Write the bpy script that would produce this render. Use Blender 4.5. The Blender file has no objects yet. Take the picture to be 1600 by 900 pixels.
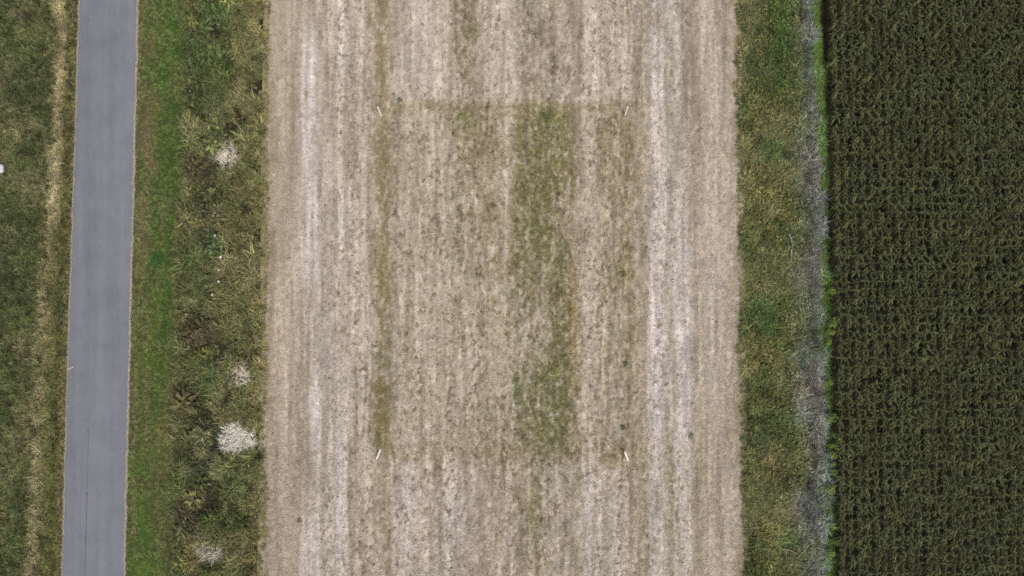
import bpy, bmesh, math, random
import numpy as np
from mathutils import Vector, Matrix

# ------------------------------------------------------------------ camera, world, sun, exposure
scn = bpy.context.scene
COLL = scn.collection
H = 54.0                       # flying height of the camera over the ground
PPM = 20.0                     # photograph pixels per metre on the ground

cam_d = bpy.data.cameras.new("camera")
cam_d.sensor_width = 36.0
cam_d.lens = 36.0 * H * PPM / 1600.0
cam_d.clip_start = 0.5
cam_d.clip_end = 3000.0
cam = bpy.data.objects.new("camera", cam_d)
cam.location = (0, 0, H)
cam.rotation_euler = (0, 0, 0)
COLL.objects.link(cam)
scn.camera = cam

SUN_EL, SUN_AZ = math.radians(62), math.radians(150)
world = bpy.data.worlds.new("World")
scn.world = world
world.use_nodes = True
wn = world.node_tree.nodes
wl = world.node_tree.links
wn.clear()
w_out = wn.new("ShaderNodeOutputWorld")
w_bg = wn.new("ShaderNodeBackground")
w_sky = wn.new("ShaderNodeTexSky")
w_sky.sky_type = 'NISHITA'
w_sky.sun_disc = False
w_sky.sun_elevation = SUN_EL
w_sky.sun_rotation = SUN_AZ
w_sky.air_density = 1.0
w_sky.dust_density = 6.0
w_sky.ozone_density = 0.3
w_bg.inputs["Strength"].default_value = 0.10
wl.new(w_sky.outputs[0], w_bg.inputs[0])
wl.new(w_bg.outputs[0], w_out.inputs[0])

sun_d = bpy.data.lights.new("sun", 'SUN')
sun_d.energy = 1.5
sun_d.angle = math.radians(14)
sun_d.color = (0.975, 0.985, 0.935)
sun = bpy.data.objects.new("sun", sun_d)
d = Vector((math.sin(SUN_AZ) * math.cos(SUN_EL), math.cos(SUN_AZ) * math.cos(SUN_EL), math.sin(SUN_EL)))
sun.rotation_euler = d.to_track_quat('Z', 'Y').to_euler()
sun.location = d * 80
COLL.objects.link(sun)

scn.view_settings.view_transform = 'Standard'
scn.view_settings.look = 'None'
scn.view_settings.gamma = 1.0
scn.view_settings.use_curve_mapping = False
scn.view_settings.exposure = 0.5
scn.render.engine = 'CYCLES'
scn.cycles.max_bounces = 5
scn.cycles.diffuse_bounces = 3
scn.cycles.glossy_bounces = 1
scn.cycles.transmission_bounces = 2
scn.cycles.filter_width = 1.75
scn.cycles.use_denoising = False

# ------------------------------------------------------------------ helpers
rng = np.random.default_rng(7)
random.seed(7)


def lin(c):
    c = np.clip(np.asarray(c, float) / 255.0, 0, 1)
    return np.where(c <= 0.04045, c / 12.92, ((c + 0.055) / 1.055) ** 2.4)


def wx(px): return (np.asarray(px, float) - 800.0) / PPM
def wy(py): return (450.0 - np.asarray(py, float)) / PPM


def at(px, py, h=0.0):
    """world point at height h seen at that place of the photograph"""
    k = (H - h) / H
    return Vector(((px - 800.0) / PPM * k, (450.0 - py) / PPM * k, h))


def tag(o, label=None, cat=None, group=None, kind=None):
    if label: o["label"] = label
    if cat: o["category"] = cat
    if group: o["group"] = group
    if kind: o["kind"] = kind
    return o


def link(o, parent=None):
    COLL.objects.link(o)
    if parent: o.parent = parent
    return o


def mesh_np(name, V, F, mat=None, smooth=False, attrs=None):
    """V (n,3); F list of faces or (m,k) array"""
    me = bpy.data.meshes.new(name)
    V = np.asarray(V, np.float32)
    if isinstance(F, np.ndarray):
        k = F.shape[1]
        me.vertices.add(len(V)); me.vertices.foreach_set("co", V.ravel())
        me.loops.add(F.size); me.loops.foreach_set("vertex_index", F.ravel().astype(np.int32))
        me.polygons.add(len(F)); me.polygons.foreach_set("loop_start", (np.arange(len(F)) * k).astype(np.int32))
        me.update(calc_edges=True)
    else:
        me.from_pydata([tuple(v) for v in V], [], F)
    if smooth:
        me.polygons.foreach_set("use_smooth", [True] * len(me.polygons))
    for an, (typ, data) in (attrs or {}).items():
        a = me.attributes.new(an, typ, 'POINT')
        if typ == 'FLOAT': a.data.foreach_set("value", np.asarray(data, np.float32).ravel())
        elif typ == 'INT': a.data.foreach_set("value", np.asarray(data, np.int32).ravel())
        elif typ == 'FLOAT_VECTOR': a.data.foreach_set("vector", np.asarray(data, np.float32).ravel())
        elif typ == 'FLOAT_COLOR':
            dd = np.ones((len(data), 4), np.float32); dd[:, :3] = data
            a.data.foreach_set("color", dd.ravel())
    if mat: me.materials.append(mat)
    return me


def obj_np(name, V, F, mat=None, parent=None, **kw):
    return link(bpy.data.objects.new(name, mesh_np(name, V, F, mat, **kw)), parent)


# ------------------------------------------------------------------ material helpers
def new_mat(name, rough=0.9, spec=0.15):
    m = bpy.data.materials.new(name)
    m.use_nodes = True
    b = m.node_tree.nodes["Principled BSDF"]
    b.inputs["Roughness"].default_value = rough
    b.inputs["Specular IOR Level"].default_value = spec
    return m, m.node_tree.nodes, m.node_tree.links, b


def nd(nodes, typ, **kw):
    n = nodes.new(typ)
    for k, v in kw.items(): setattr(n, k, v)
    return n


def noise_node(nodes, links, vec, scale, detail=3.0, rough=0.6, map_scale=None):
    n = nodes.new("ShaderNodeTexNoise")
    n.inputs["Scale"].default_value = scale
    n.inputs["Detail"].default_value = detail
    n.inputs["Roughness"].default_value = rough
    if map_scale:
        mp = nodes.new("ShaderNodeMapping")
        mp.inputs["Scale"].default_value = map_scale
        links.new(vec, mp.inputs["Vector"])
        vec = mp.outputs[0]
    links.new(vec, n.inputs["Vector"])
    return n.outputs["Fac"]


def remap(nodes, links, val, a, b, c, d_):
    n = nodes.new("ShaderNodeMapRange")
    n.inputs[1].default_value = a; n.inputs[2].default_value = b
    n.inputs[3].default_value = c; n.inputs[4].default_value = d_
    links.new(val, n.inputs[0])
    return n.outputs[0]


def mul_col(nodes, links, col, fac):
    n = nodes.new("ShaderNodeVectorMath"); n.operation = 'SCALE'
    links.new(col, n.inputs[0]); links.new(fac, n.inputs["Scale"])
    return n.outputs[0]


def mix_col(nodes, links, a, b, fac):
    n = nodes.new("ShaderNodeMix"); n.data_type = 'RGBA'
    for s, v in ((n.inputs[6], a), (n.inputs[7], b)):
        if isinstance(v, tuple): s.default_value = v
        else: links.new(v, s)
    if isinstance(fac, float): n.inputs[0].default_value = fac
    else: links.new(fac, n.inputs[0])
    return n.outputs[2]


def c4(rgb, k=1.0):
    l = lin(rgb) * k
    return (float(l[0]), float(l[1]), float(l[2]), 1.0)


def bump(nodes, links, bsdf, h, strength, dist):
    n = nodes.new("ShaderNodeBump")
    n.inputs["Strength"].default_value = strength
    n.inputs["Distance"].default_value = dist
    links.new(h, n.inputs["Height"]); links.new(n.outputs[0], bsdf.inputs["Normal"])


def soil_material(name, fine=0.35):
    """ground sheets: species / soil colour carried by the mesh, grain from noise"""
    m, n, l, b = new_mat(name, 0.95, 0.05)
    at_ = nd(n, "ShaderNodeAttribute", attribute_name="col")
    tc = n.new("ShaderNodeTexCoord")
    f1 = noise_node(n, l, tc.outputs["Object"], 9.0, 4.0, 0.7)
    f2 = noise_node(n, l, tc.outputs["Object"], 40.0, 2.0, 0.6)
    k1 = remap(n, l, f1, 0.25, 0.75, 1 - fine, 1 + fine)
    k2 = remap(n, l, f2, 0.25, 0.75, 1 - fine * .6, 1 + fine * .6)
    c = mul_col(n, l, mul_col(n, l, at_.outputs["Color"], k1), k2)
    l.new(c, b.inputs["Base Color"])
    bump(n, l, b, f1, 0.5, 0.03)
    return m


def plant_material(name, translucent=0.2):
    """instanced plants: colour of each plant from its point, tone of each blade from its mesh"""
    m, n, l, b = new_mat(name, 0.75, 0.15)
    ai = nd(n, "ShaderNodeAttribute", attribute_name="col", attribute_type='INSTANCER')
    ag = nd(n, "ShaderNodeAttribute", attribute_name="tone")
    c = mul_col(n, l, ai.outputs["Color"], ag.outputs["Fac"])
    l.new(c, b.inputs["Base Color"])
    if translucent:
        tr = n.new("ShaderNodeBsdfTranslucent"); l.new(c, tr.inputs["Color"])
        mx = n.new("ShaderNodeMixShader"); mx.inputs[0].default_value = translucent
        l.new(b.outputs[0], mx.inputs[1]); l.new(tr.outputs[0], mx.inputs[2])
        l.new(mx.outputs[0], n["Material Output"].inputs[0])
    return m


def own_plant_material(name, vary=0.25, patch=None):
    """plants with their own mesh colour; each plant varies a little, patches vary over the field"""
    m, n, l, b = new_mat(name, 0.7, 0.2)
    ag = nd(n, "ShaderNodeAttribute", attribute_name="col")
    oi = n.new("ShaderNodeObjectInfo")
    k = remap(n, l, oi.outputs["Random"], 0, 1, 1 - vary, 1 + vary)
    c = mul_col(n, l, ag.outputs["Color"], k)
    if patch:
        f = noise_node(n, l, oi.outputs["Location"], 0.35, 2.0, 0.6)
        f2 = remap(n, l, f, 0.42, 0.62, 0.0, 1.0)
        mm = nd(n, "ShaderNodeMix", data_type='RGBA', blend_type='MULTIPLY')
        mm.inputs[7].default_value = patch
        l.new(c, mm.inputs[6]); l.new(f2, mm.inputs[0])
        c = mm.outputs[2]
    l.new(c, b.inputs["Base Color"])
    tr = n.new("ShaderNodeBsdfTranslucent"); l.new(c, tr.inputs["Color"])
    mx = n.new("ShaderNodeMixShader"); mx.inputs[0].default_value = 0.15
    l.new(b.outputs[0], mx.inputs[1]); l.new(tr.outputs[0], mx.inputs[2])
    l.new(mx.outputs[0], n["Material Output"].inputs[0])
    return m


# ------------------------------------------------------------------ colour plan of the ground (species, straw, soil)
RES = 0.08
X0, X1, Y0, Y1 = -48.0, 48.0, -30.0, 30.0
NX, NY = int((X1 - X0) / RES), int((Y1 - Y0) / RES)
gx = X0 + (np.arange(NX) + 0.5) * RES
gy = Y0 + (np.arange(NY) + 0.5) * RES
WX, WY = np.meshgrid(gx, gy)
PX = WX * PPM + 800.0
PY = 450.0 - WY * PPM
fxq = np.fft.fftfreq(NX, RES)[None, :]
fyq = np.fft.fftfreq(NY, RES)[:, None]


def noise(lx, ly, seed):
    r = np.random.default_rng(seed)
    w = np.fft.fft2(r.standard_normal((NY, NX)))
    g = np.exp(-2 * (np.pi ** 2) * ((fxq * lx) ** 2 + (fyq * ly) ** 2))
    o = np.real(np.fft.ifft2(w * g))
    return (o - o.mean()) / (o.std() + 1e-9)


def sig(t): return 1.0 / (1.0 + np.exp(-np.clip(t, -40, 40)))


N_fine = noise(0.05, 0.06, 1)
N_worm = noise(0.045, 0.075, 2)
N_worm2 = noise(0.06, 0.10, 12)
N_wl = noise(0.05, 0.22, 13)
N_line = noise(0.045, 1.1, 14)
N_line2 = noise(0.11, 2.6, 15)
N_med = noise(0.35, 0.5, 3)
N_big = noise(1.6, 2.2, 4)
N_st1 = noise(0.09, 1.6, 5)
N_st2 = noise(0.22, 5.0, 6)
N_st3 = noise(0.6, 12.0, 7)
N_wob = noise(0.25, 0.6, 8)
N_wob2 = noise(1.0, 2.5, 9)
N_m2 = noise(0.18, 0.28, 10)
N_m3 = noise(0.18, 0.35, 11)
PXW = PX + 2.5 * N_wob + 2.5 * N_wob2
PXF = PX + 1.1 * N_wob + 1.0 * noise(0.15, 6.0, 61)
PYF = PY + 1.2 * N_wob + 1.0 * N_wob2
PYW = PY + 5.0 * N_med + 8.0 * N_wob2


def edge(pts, y=None):
    """x of a polyline boundary (photograph pixels) at each row"""
    ys = [p[1] for p in pts]; xs = [p[0] for p in pts]
    yy = PY if y is None else y
    s0 = (xs[1] - xs[0]) / (ys[1] - ys[0]); s1 = (xs[-1] - xs[-2]) / (ys[-1] - ys[-2])
    r = np.interp(yy, ys, xs)
    r = np.where(yy < ys[0], xs[0] + (yy - ys[0]) * s0, r)
    return np.where(yy > ys[-1], xs[-1] + (yy - ys[-1]) * s1, r)


E_ROAD_L = [(124, 0), (115, 300), (105, 600), (97, 900)]
E_ROAD_R = [(216, 0), (209, 300), (202, 600), (195, 900)]
E_FIELD_L = [(416, 0), (412, 300), (409, 600), (406, 900)]
E_FIELD_R = [(1156, 0), (1160, 400), (1164, 700), (1168, 900)]
LIME_X = [(1272, 0), (1281, 130), (1287, 280), (1291, 450), (1294, 600), (1296, 850)]
E_MAIZE = [(1282, 0), (1288, 300), (1293, 600), (1297, 900)]

COL = np.zeros((NY, NX, 3)); COL[:] = (104, 96, 62)
GREEN = np.zeros((NY, NX))          # how much short green grows in the field


def paint(mask, rgb, a=1.0):
    m = np.clip(mask * a, 0, 1)[..., None]
    COL[:] = COL * (1 - m) + np.asarray(rgb, float) * m


def box(x0, x1, y0=-400, y1=1300, sx=4.0, sy=25.0):
    return sig((PXF - x0) / sx) * sig((x1 - PXF) / sx) * sig((PYF - y0) / sy) * sig((y1 - PYF) / sy)


def nz(n, lo=-1.0, hi=1.0): return np.clip((n - lo) / (hi - lo), 0, 1)


# --- stubble field
xl, xr = edge(E_FIELD_L), edge(E_FIELD_R)
infield = sig((PXW - xl - 3) / 2.8) * sig((xr - 3 - PXW) / 2.8)
TAN, PALE, LILAC, BROWN, OLIVE, GREENC = (173, 157, 137), (196, 182, 163), (206, 197, 190), (150, 133, 108), (132, 120, 82), (108, 111, 66)
paint(infield, TAN)
f = infield
paint(f * nz(N_line2, -.2, 2), (196, 184, 168), .55)
paint(f * nz(-N_line2, .0, 2), (148, 135, 115), .5)
paint(f * nz(N_st2, -.8, 1.6), PALE, 0.65)
paint(f * nz(-N_st2, .1, 1.9), (152, 138, 117), 0.6)
paint(f * nz(-N_st3, -0.4, 1.8), (156, 142, 122), 0.55)
paint(f * nz(N_st1, 0.0, 2.0), (198, 186, 170), 0.6)
paint(f * nz(-N_st1, 0.0, 2.0), (143, 129, 108), 0.6)
# smooth drilled headlands at both sides
paint(f * box(405, 466, sx=6), (176, 160, 139), 0.7)
paint(f * box(1082, 1172, sx=6), (177, 162, 143), 0.7)
paint(f * box(452, 468, sx=5) * nz(N_wob2, -1.5, 1), (155, 141, 121), 0.6)
paint(f * box(423, 430, sx=3), (160, 145, 124), 0.5)
paint(f * nz(sig((xl + 13 - PXW) / 4) + sig((PXW - xr + 13) / 4) + .25 * N_m2 * (sig((xl + 22 - PXW) / 4) + sig((PXW - xr + 22) / 4)), 0, 1), (142, 128, 100), 0.6)
# bleached strips
k = nz(N_med * .5 + N_wl * .35 + N_worm2 * .35 + N_line2 * .3 + N_st1 * .3, -1.9, .2)
paint(f * box(472, 500, 40, 460, 4, 50) * k, LILAC, 0.85)
paint(f * box(484, 500, 590, 720, 3, 20) * k, LILAC, 0.8)
paint(f * box(478, 500, 800, 990, 4, 25) * k, LILAC, 0.7)
paint(f * box(500, 528, 60, 900, 8, 60), (172, 160, 148), 0.55)
paint(f * box(503, 522, 440, 680, 5, 40), (180, 168, 160), 0.5)
paint(f * box(528, 540, -200, 140, 3, 30) * k, LILAC, 0.8)
paint(f * box(532, 543, 290, 450, 3, 30) * k, LILAC, 0.55)
paint(f * box(526, 544, 590, 800, 3, 40) * k, LILAC, 0.65)
paint(f * box(524, 540, 720, 1100, 3, 20) * nz(k, -.5, 1), (208, 198, 188), 0.9)
paint(f * box(620, 705, -200, 158, 5, 10), (187, 174, 160), 0.5)
paint(f * box(622, 645, 700, 1100, 5, 20) * k, LILAC, 0.65)
paint(f * box(680, 745, 750, 880, 9, 25), (172, 160, 152), 0.65)
paint(f * box(728, 746, 440, 620, 4, 30) * k, PALE, 0.9)
paint(f * box(772, 806, -200, 170, 4, 20) * k, PALE, 0.8)
paint(f * box(776, 797, 165, 330, 4, 20) * k, PALE, 0.8)
paint(f * box(765, 808, 430, 580, 5, 25) * k, PALE, 0.8)
paint(f * box(904, 936, -200, 168, 4, 20) * k, PALE, 0.7)
paint(f * box(906, 938, 300, 700, 4, 40) * nz(k, -.4, 1), (200, 186, 167), 0.85)
paint(f * box(914, 928, 730, 1100, 3, 20) * k, LILAC, 0.75)
paint(f * box(945, 965, 780, 1100, 4, 30) * k, LILAC, 0.5)
paint(f * box(1014, 1040, -200, 200, 4, 40) * k, LILAC, 0.75)
paint(f * box(1014, 1042, 280, 1100, 3, 60) * nz(k, -.3, 1), (206, 196, 187), 0.9)
paint(f * box(1053, 1080, 260, 1100, 3, 70) * nz(k, -.3, 1), (206, 196, 187), 0.9)
paint(f * box(1038, 1056, -200, 130, 4, 20) * k, LILAC, 0.5)
paint(f * box(1053, 1075, 20, 210, 4, 40) * k, LILAC, 0.65)
paint(f * box(1042, 1053, -200, 1100, 3, 30), (158, 146, 126), 0.5)
paint(f * box(1072, 1088, -200, 300, 5, 40), (157, 142, 118), 0.6)
paint(f * box(1110, 1114, 380, 660, 2, 40), LILAC, 0.6)
# brown and olive drive tracks
tr = nz(.4 * N_wl + .4 * N_st1 + .3 * N_line2 + .3 * N_worm2, -3.4, -.2)
paint(f * box(589, 606, -400, 150, 2.5, 12) * tr, (122, 109, 82), 0.85)
paint(f * box(579, 609, -400, 150, 3, 12) * tr, (154, 138, 108), 0.5)
paint(f * box(580, 608, 195, 330, 3, 15) * tr, (138, 125, 92), 0.8)
paint(f * box(595, 607, 150, 700, 2.5, 12) * tr, (114, 103, 74), 0.6)
paint(f * box(592, 608, 150, 360, 3, 15) * tr, (128, 113, 80), 0.5)
paint(f * box(583, 611, 355, 480, 4, 15) * tr, (136, 120, 84), 0.85)
paint(f * box(586, 611, 470, 702, 3, 6) * tr, (130, 121, 90), 0.8)
paint(f * box(581, 610, 590, 702, 3, 5) * tr, (128, 117, 78), 0.7)
paint(f * box(578, 612, 715, 1100, 7, 15), (160, 142, 116), 0.6)
paint(f * box(985, 1006, 160, 720, 5, 15), (172, 155, 129), 0.6)
paint(f * box(985, 1010, 720, 1100, 6, 30), (163, 145, 121), 0.6)
paint(f * box(750, 800, 680, 1100, 12, 30), (163, 145, 123), 0.55)
paint(f * box(1085, 1100, 640, 1000, 5, 40), (160, 146, 118), 0.4)
# turning strip at both ends of the plot
paint(f * box(596, 995, 157, 178, 8, 3), (158, 143, 111), 0.6)
paint(f * box(608, 900, 690, 716, 14, 5), (168, 149, 121), 0.5)
paint(f * box(790, 915, 736, 740, 6, 1.2) * sig((PY - 735.5) / .8) * sig((740.5 - PY) / .8), (200, 186, 164), 0.6)
paint(f * box(640, 990, 149, 152, 6, 1.2) * sig((PY - 149) / .8) * sig((152.5 - PY) / .8), (196, 182, 160), 0.35)


def green(mask, rgb, a, g):
    m = np.clip(mask, 0, 1)
    paint(m, rgb, a)
    GREEN[:] = np.maximum(GREEN, m * g)


gn = nz(N_wl * .45 + N_worm2 * .3 + N_med * .4 + .5 * N_st1 + .4 * N_line2, -1.9, .4)
gn2 = nz(N_m3 * .3 + N_wl * .5 + N_worm2 * .4 + N_med * .4 + .5 * N_st1 + .5 * N_line2, -0.9, .7)
green(f * box(706, 748, -400, 125, 4, 15) * gn2, (140, 128, 92), 0.75, .5)
green(f * box(730, 742, 30, 95, 3, 10) * gn, (128, 122, 95), 0.6, .4)
green(f * box(705, 716, -300, 520, 3, 30) * gn2, (135, 125, 92), 0.6, .4)
green(f * box(711, 790, 165, 262, 3, 8) * gn, (134, 122, 84), 0.75, .6)
green(f * box(712, 733, 172, 200, 4, 6) * gn, (112, 116, 70), 0.8, .9)
green(f * box(712, 728, 262, 420, 4, 12) * gn, (124, 120, 92), 0.75, .7)
green(f * box(716, 724, 400, 560, 5, 20) * gn2, (138, 127, 100), 0.6, .5)
green(f * box(742, 778, 255, 460, 5, 20) * gn2, (142, 128, 88), 0.7, .5)
green(f * box(748, 760, 400, 560, 3, 20) * gn2, (138, 122, 74), 0.7, .4)
green(f * box(760, 800, 400, 560, 5, 30) * gn2 * gn2, (138, 124, 80), 0.6, .4)
green(f * box(745, 785, 600, 720, 6, 20) * gn2, (140, 126, 92), 0.65, .5)
green(f * box(812, 862, -400, 70, 6, 15) * gn, (135, 127, 102), 0.7, .5)
green(f * box(800, 880, 40, 160, 10, 20) * gn2, (144, 132, 108), 0.6, .4)
# the plot reads as a faint olive frame
paint(f * box(596, 992, 160, 173, 6, 1.5) * nz(N_med + N_worm, -2.8, -.3), (146, 133, 104), .55)
paint(f * box(600, 985, 151, 159, 6, 1.5), (190, 177, 157), .45)
paint(f * box(604, 988, 172, 716, 5, 4), (163, 150, 122), .34)
paint(f * box(975, 990, 165, 718, 3, 4) * nz(N_wl + N_line2, -2.4, .2), (140, 125, 92), .65)
paint(f * box(600, 985, 704, 717, 6, 2) * nz(N_med + N_worm, -2, .4), (150, 135, 104), .5)
green(f * box(806, 896, 166, 312, 3, 5) * nz(gn, -.9, .9), (130, 121, 80), 0.85, .85)
green(f * box(842, 864, 172, 196, 4, 6) * gn, (98, 112, 62), 0.8, 1.)
green(f * box(797, 880, 290, 430, 4, 15) * gn, (124, 117, 76), 0.75, .8)
green(f * box(832, 862, 300, 420, 5, 20) * gn, (114, 112, 66), 0.7, .9)
green(f * box(798, 832, 400, 530, 5, 15) * gn2, (116, 112, 72), 0.85, .8)
green(f * box(858, 892, 380, 600, 4, 15) * gn, (114, 110, 68), 0.85, .9)
green(f * box(820, 862, 420, 560, 5, 20) * gn2, (135, 124, 92), 0.7, .5)
green(f * box(888, 906, 380, 600, 3, 20) * gn, (146, 126, 84), 0.75, .5)
green(f * box(812, 898, 560, 712, 5, 10) * gn, (130, 122, 84), 0.8, .8)
green(f * box(840, 892, 578, 700, 5, 8) * nz(gn, -.9, .9), (116, 114, 72), 0.75, .95)
green(f * box(856, 876, 690, 722, 4, 5) * gn, (112, 110, 76), 0.7, .9)
green(f * box(801, 813, 583, 640, 2.5, 4) * nz(gn, -.5, 1), (86, 106, 58), 0.85, 1.)
green(f * box(800, 812, 640, 690, 3, 6) * gn2, (116, 112, 84), 0.7, .5)
green(f * box(770, 900, 690, 735, 10, 8) * gn2, (138, 126, 98), 0.7, .5)
green(f * box(805, 850, 735, 1000, 7, 20) * gn2, (138, 128, 94), 0.7, .5)
green(f * box(834, 846, 740, 840, 4, 10) * gn, (134, 128, 78), 0.7, .5)
green(f * box(932, 990, 172, 300, 5, 10) * gn2, (154, 138, 102), 0.65, .4)
green(f * box(968, 990, 175, 420, 3, 15) * gn2, (140, 126, 90), 0.6, .5)
green(f * box(936, 982, 300, 520, 4, 25) * gn2, (152, 138, 104), 0.6, .3)
green(f * box(964, 984, 415, 440, 4, 5) * gn, (118, 114, 70), 0.8, .9)
green(f * box(930, 985, 500, 700, 5, 25) * gn2 * nz(N_st1, -.5, 1), (128, 116, 78), 0.75, .5)
green(f * box(970, 980, 500, 600, 3, 15) * gn2, (112, 108, 70), 0.8, .9)
green(f * box(1000, 1090, 700, 900, 10, 20) * gn2 * gn2, (150, 138, 104), 0.5, .3)
green(f * box(940, 990, 700, 725, 8, 6) * gn2, (136, 122, 76), 0.7, .5)
# worm-like gaps where the straw mat is open and darker soil shows
open_mask = f * np.clip(box(508, 985, sx=10) * .9 + box(985, 1085, sx=6) * .55 + .16, 0, 1)
calm = np.clip(box(618, 705, -400, 150, 6, 10) * .5 + box(578, 612, sx=4) * .5 + box(405, 466, sx=5) * .4 + box(1085, 1180, sx=5) * .4, 0, .8)
gap = np.clip((N_worm * .6 + N_worm2 * .45 + N_wl * .5 + N_line2 * .3 + N_st2 * .2 + N_med * .12 - 0.85) / .8, 0, 1) * open_mask * (1 - calm)
pale = np.clip((-N_worm * .6 - N_worm2 * .4 - N_wl * .4 + N_m3 * .15 - 0.4) / .9, 0, 1) * open_mask
plot = f * box(606, 985, 150, 735, 8, 15)
rough = np.clip((noise(0.085, 0.11, 41) * .7 + N_worm * .5 + N_wl * .3 + .2 * N_st1 - .75) / .8, 0, 1) * np.clip(open_mask * .45 + plot * .75, 0, 1) * (1 - calm)
gap = np.maximum(gap, rough) * (1 - .65 * np.clip(GREEN, 0, 1))
paint(gap, (118, 103, 82), 0.78)
paint(f * np.clip((noise(0.1, 0.14, 42) - .8) / 1., 0, 1) * open_mask, (200, 187, 170), .5)
paint(pale, (206, 192, 174), 0.45)
COL[:] = COL * (1 + f[..., None] * (0.03 * N_fine + .028 * N_line + .022 * N_line2)[..., None])


def smooth(a, lx, ly):
    g = np.exp(-2 * (np.pi ** 2) * ((fxq * lx) ** 2 + (fyq * ly) ** 2))
    return np.real(np.fft.ifft2(np.fft.fft2(a) * g))


# strips of different straw cover stand out from one another
tone_ = smooth(np.where(f > .5, COL.mean(-1), 150), .10, .7)
tone_ = .34 * (tone_ - smooth(tone_, 2.2, 6.0)) * box(430, 1140, sx=8) * f * (1 - np.clip(GREEN, 0, 1))
COL[:] = COL + tone_[..., None]
COL[:] = np.clip(COL * np.array((1.0, 1.017, 1.045)), 0, 255)
FIELD_COL = COL.copy()

# --- left verge between the road and the field
rl, rr = edge(E_ROAD_L), edge(E_ROAD_R)
VCOL = np.zeros((NY, NX, 3)); VCOL[:] = (88, 88, 54)
COL = VCOL


def band(xa, xb, y0=-400, y1=1300, s=5.0, sy=25.0):
    xa = edge(xa) if isinstance(xa, list) else xa
    xb = edge(xb) if isinstance(xb, list) else xb
    return sig((PXW - xa) / s) * sig((xb - PXW) / s) * sig((PYW - y0) / sy) * sig((y1 - PYW) / sy)


leftv = sig((xl + 30 - PX) / 1.0)
mottle = nz(N_med * .8 + N_m2 * .5, -1.3, 1.3)
mottle2 = nz(N_big * .8 + N_med * .5, -1, 1)
big2 = noise(0.9, 1.4, 21)
big3 = noise(0.5, 0.9, 22)
MIX, DARK, OLV, GRN, LIME, DRY = (86, 84, 50), (60, 64, 42), (112, 102, 62), (70, 92, 38), (92, 112, 40), (146, 132, 96)
paint(leftv, (92, 86, 52))
# far left meadow
mead = leftv * sig((rl - PXW) / 3)
paint(mead, (77, 86, 46))
paint(mead * nz(big2, -.3, 1.2), (62, 68, 38), .85)
paint(mead * nz(big3, .1, 1.4), (98, 95, 62), .65)
paint(mead * nz(-big2 + .5 * N_st2, .4, 1.8), (106, 98, 68), .5)
dry = [(100, 0), (92, 100), (86, 250), (78, 350), (74, 500), (70, 620), (64, 780), (50, 900)]
dr = edge(dry)
paint(mead * sig((PXW - dr + 12) / 5) * sig((dr + 14 - PXW) / 5), (116, 106, 70), .8)
paint(mead * np.exp(-((PXW - dr - 1) / 6) ** 2) * sig((345 - PY) / 20), (158, 142, 108), .75)
paint(mead * np.exp(-((PXW - dr + 4) / 7.5) ** 2) * nz(N_m2 * .5 + N_med * .6 + .6 * N_wob2, -.9, 1.1) * (1 - .6 * sig((PY - 340) / 30)), (176, 160, 126), .9)
paint(mead * sig((PXW - rl + 22) / 4) * nz(N_med, -1.5, 1), (104, 104, 48), .7)
paint(mead * sig((PXW - rl + 14) / 4) * sig((PY - 600) / 60) * nz(N_med, -1, 1), (94, 104, 36), .6)
paint(mead * sig((PXW - rl + 6) / 2), (140, 124, 84), .7)
# right of the road
rv = leftv * sig((PXW - rr) / 3)
xg = edge([(300, 0), (285, 300), (280, 500), (275, 700), (272, 900)])   # where the mown grass ends
grass = rv * sig((xg + 4 * big3 + 3 * N_wob2 - PXW) / 7)
paint(grass, (88, 98, 50))
paint(grass * nz(N_med * .7 + big3 * .6, -.8, 1.2), (74, 98, 40), .75)
paint(grass * nz(N_line2 + .8 * N_st2, .2, 2.4), (114, 104, 68), .75)
paint(grass * band(rr + 14, rr + 26, -200, 300, 4) * nz(N_wob2 + N_med, -1, 1), (110, 96, 64), .7)
paint(grass * band(240, 285, -200, 330, 6, 40) * mottle, (68, 98, 34), .7)
paint(grass * band(232, 245, -100, 480, 4, 40) * nz(N_med + .5 * N_wob2, -.5, 1.2), (122, 108, 72), .8)
paint(grass * band(rr + 2, rr + 40, 200, 420, 6, 20) * nz(N_med + .6 * big3, 0, 1.4), (118, 102, 72), .75)
paint(grass * band(240, 285, 320, 620, 6, 40) * mottle, (66, 92, 32), .8)
paint(grass * band(205, 245, 400, 640, 5, 40) * nz(N_med + .4 * big3, -.8, 1), (92, 108, 40), .7)
paint(grass * band(200, 245, 690, 1300, 6, 30) * nz(N_med + .6 * big3, -1.2, .8), (82, 108, 40), .8)
paint(grass * band(245, 275, 640, 760, 8, 30) * mottle2, (112, 104, 56), .7)
paint(grass * band(205, 240, 630, 720, 6, 20) * nz(N_m2 + N_med, -.2, 1.2), (104, 96, 62), .7)
paint(grass * sig((rr + 7 - PXW) / 2) * nz(N_med + N_m2, -1, 1.5), (128, 116, 88), .6)
# tall weeds
weeds = rv * sig((PXW - xg) / 5)
paint(weeds, (90, 93, 56))
paint(weeds * nz(big2, -.2, 1.2), (74, 82, 44), .7)
paint(weeds * nz(big3, .3, 1.4), (106, 100, 66), .55)
paint(weeds * nz(-big3, .4, 1.6), (80, 94, 50), .6)
paint(weeds * band(350, 430, sx if False else -400, 1300, 6) * nz(N_med + .4 * big2, -1.6, 1), (102, 95, 58), .7)
paint(weeds * sig((PXW - xl + 12) / 4), (112, 104, 62), .5)


def blob(cx, cy, rx, ry, rgb, a, n=1.0):
    q = ((PX - cx) / rx) ** 2 + ((PY - cy) / ry) ** 2
    m = np.clip(1.25 - q + .35 * n * big3 + .3 * n * N_med, 0, 1)
    paint(leftv * m, rgb, a)
    return m


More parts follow.
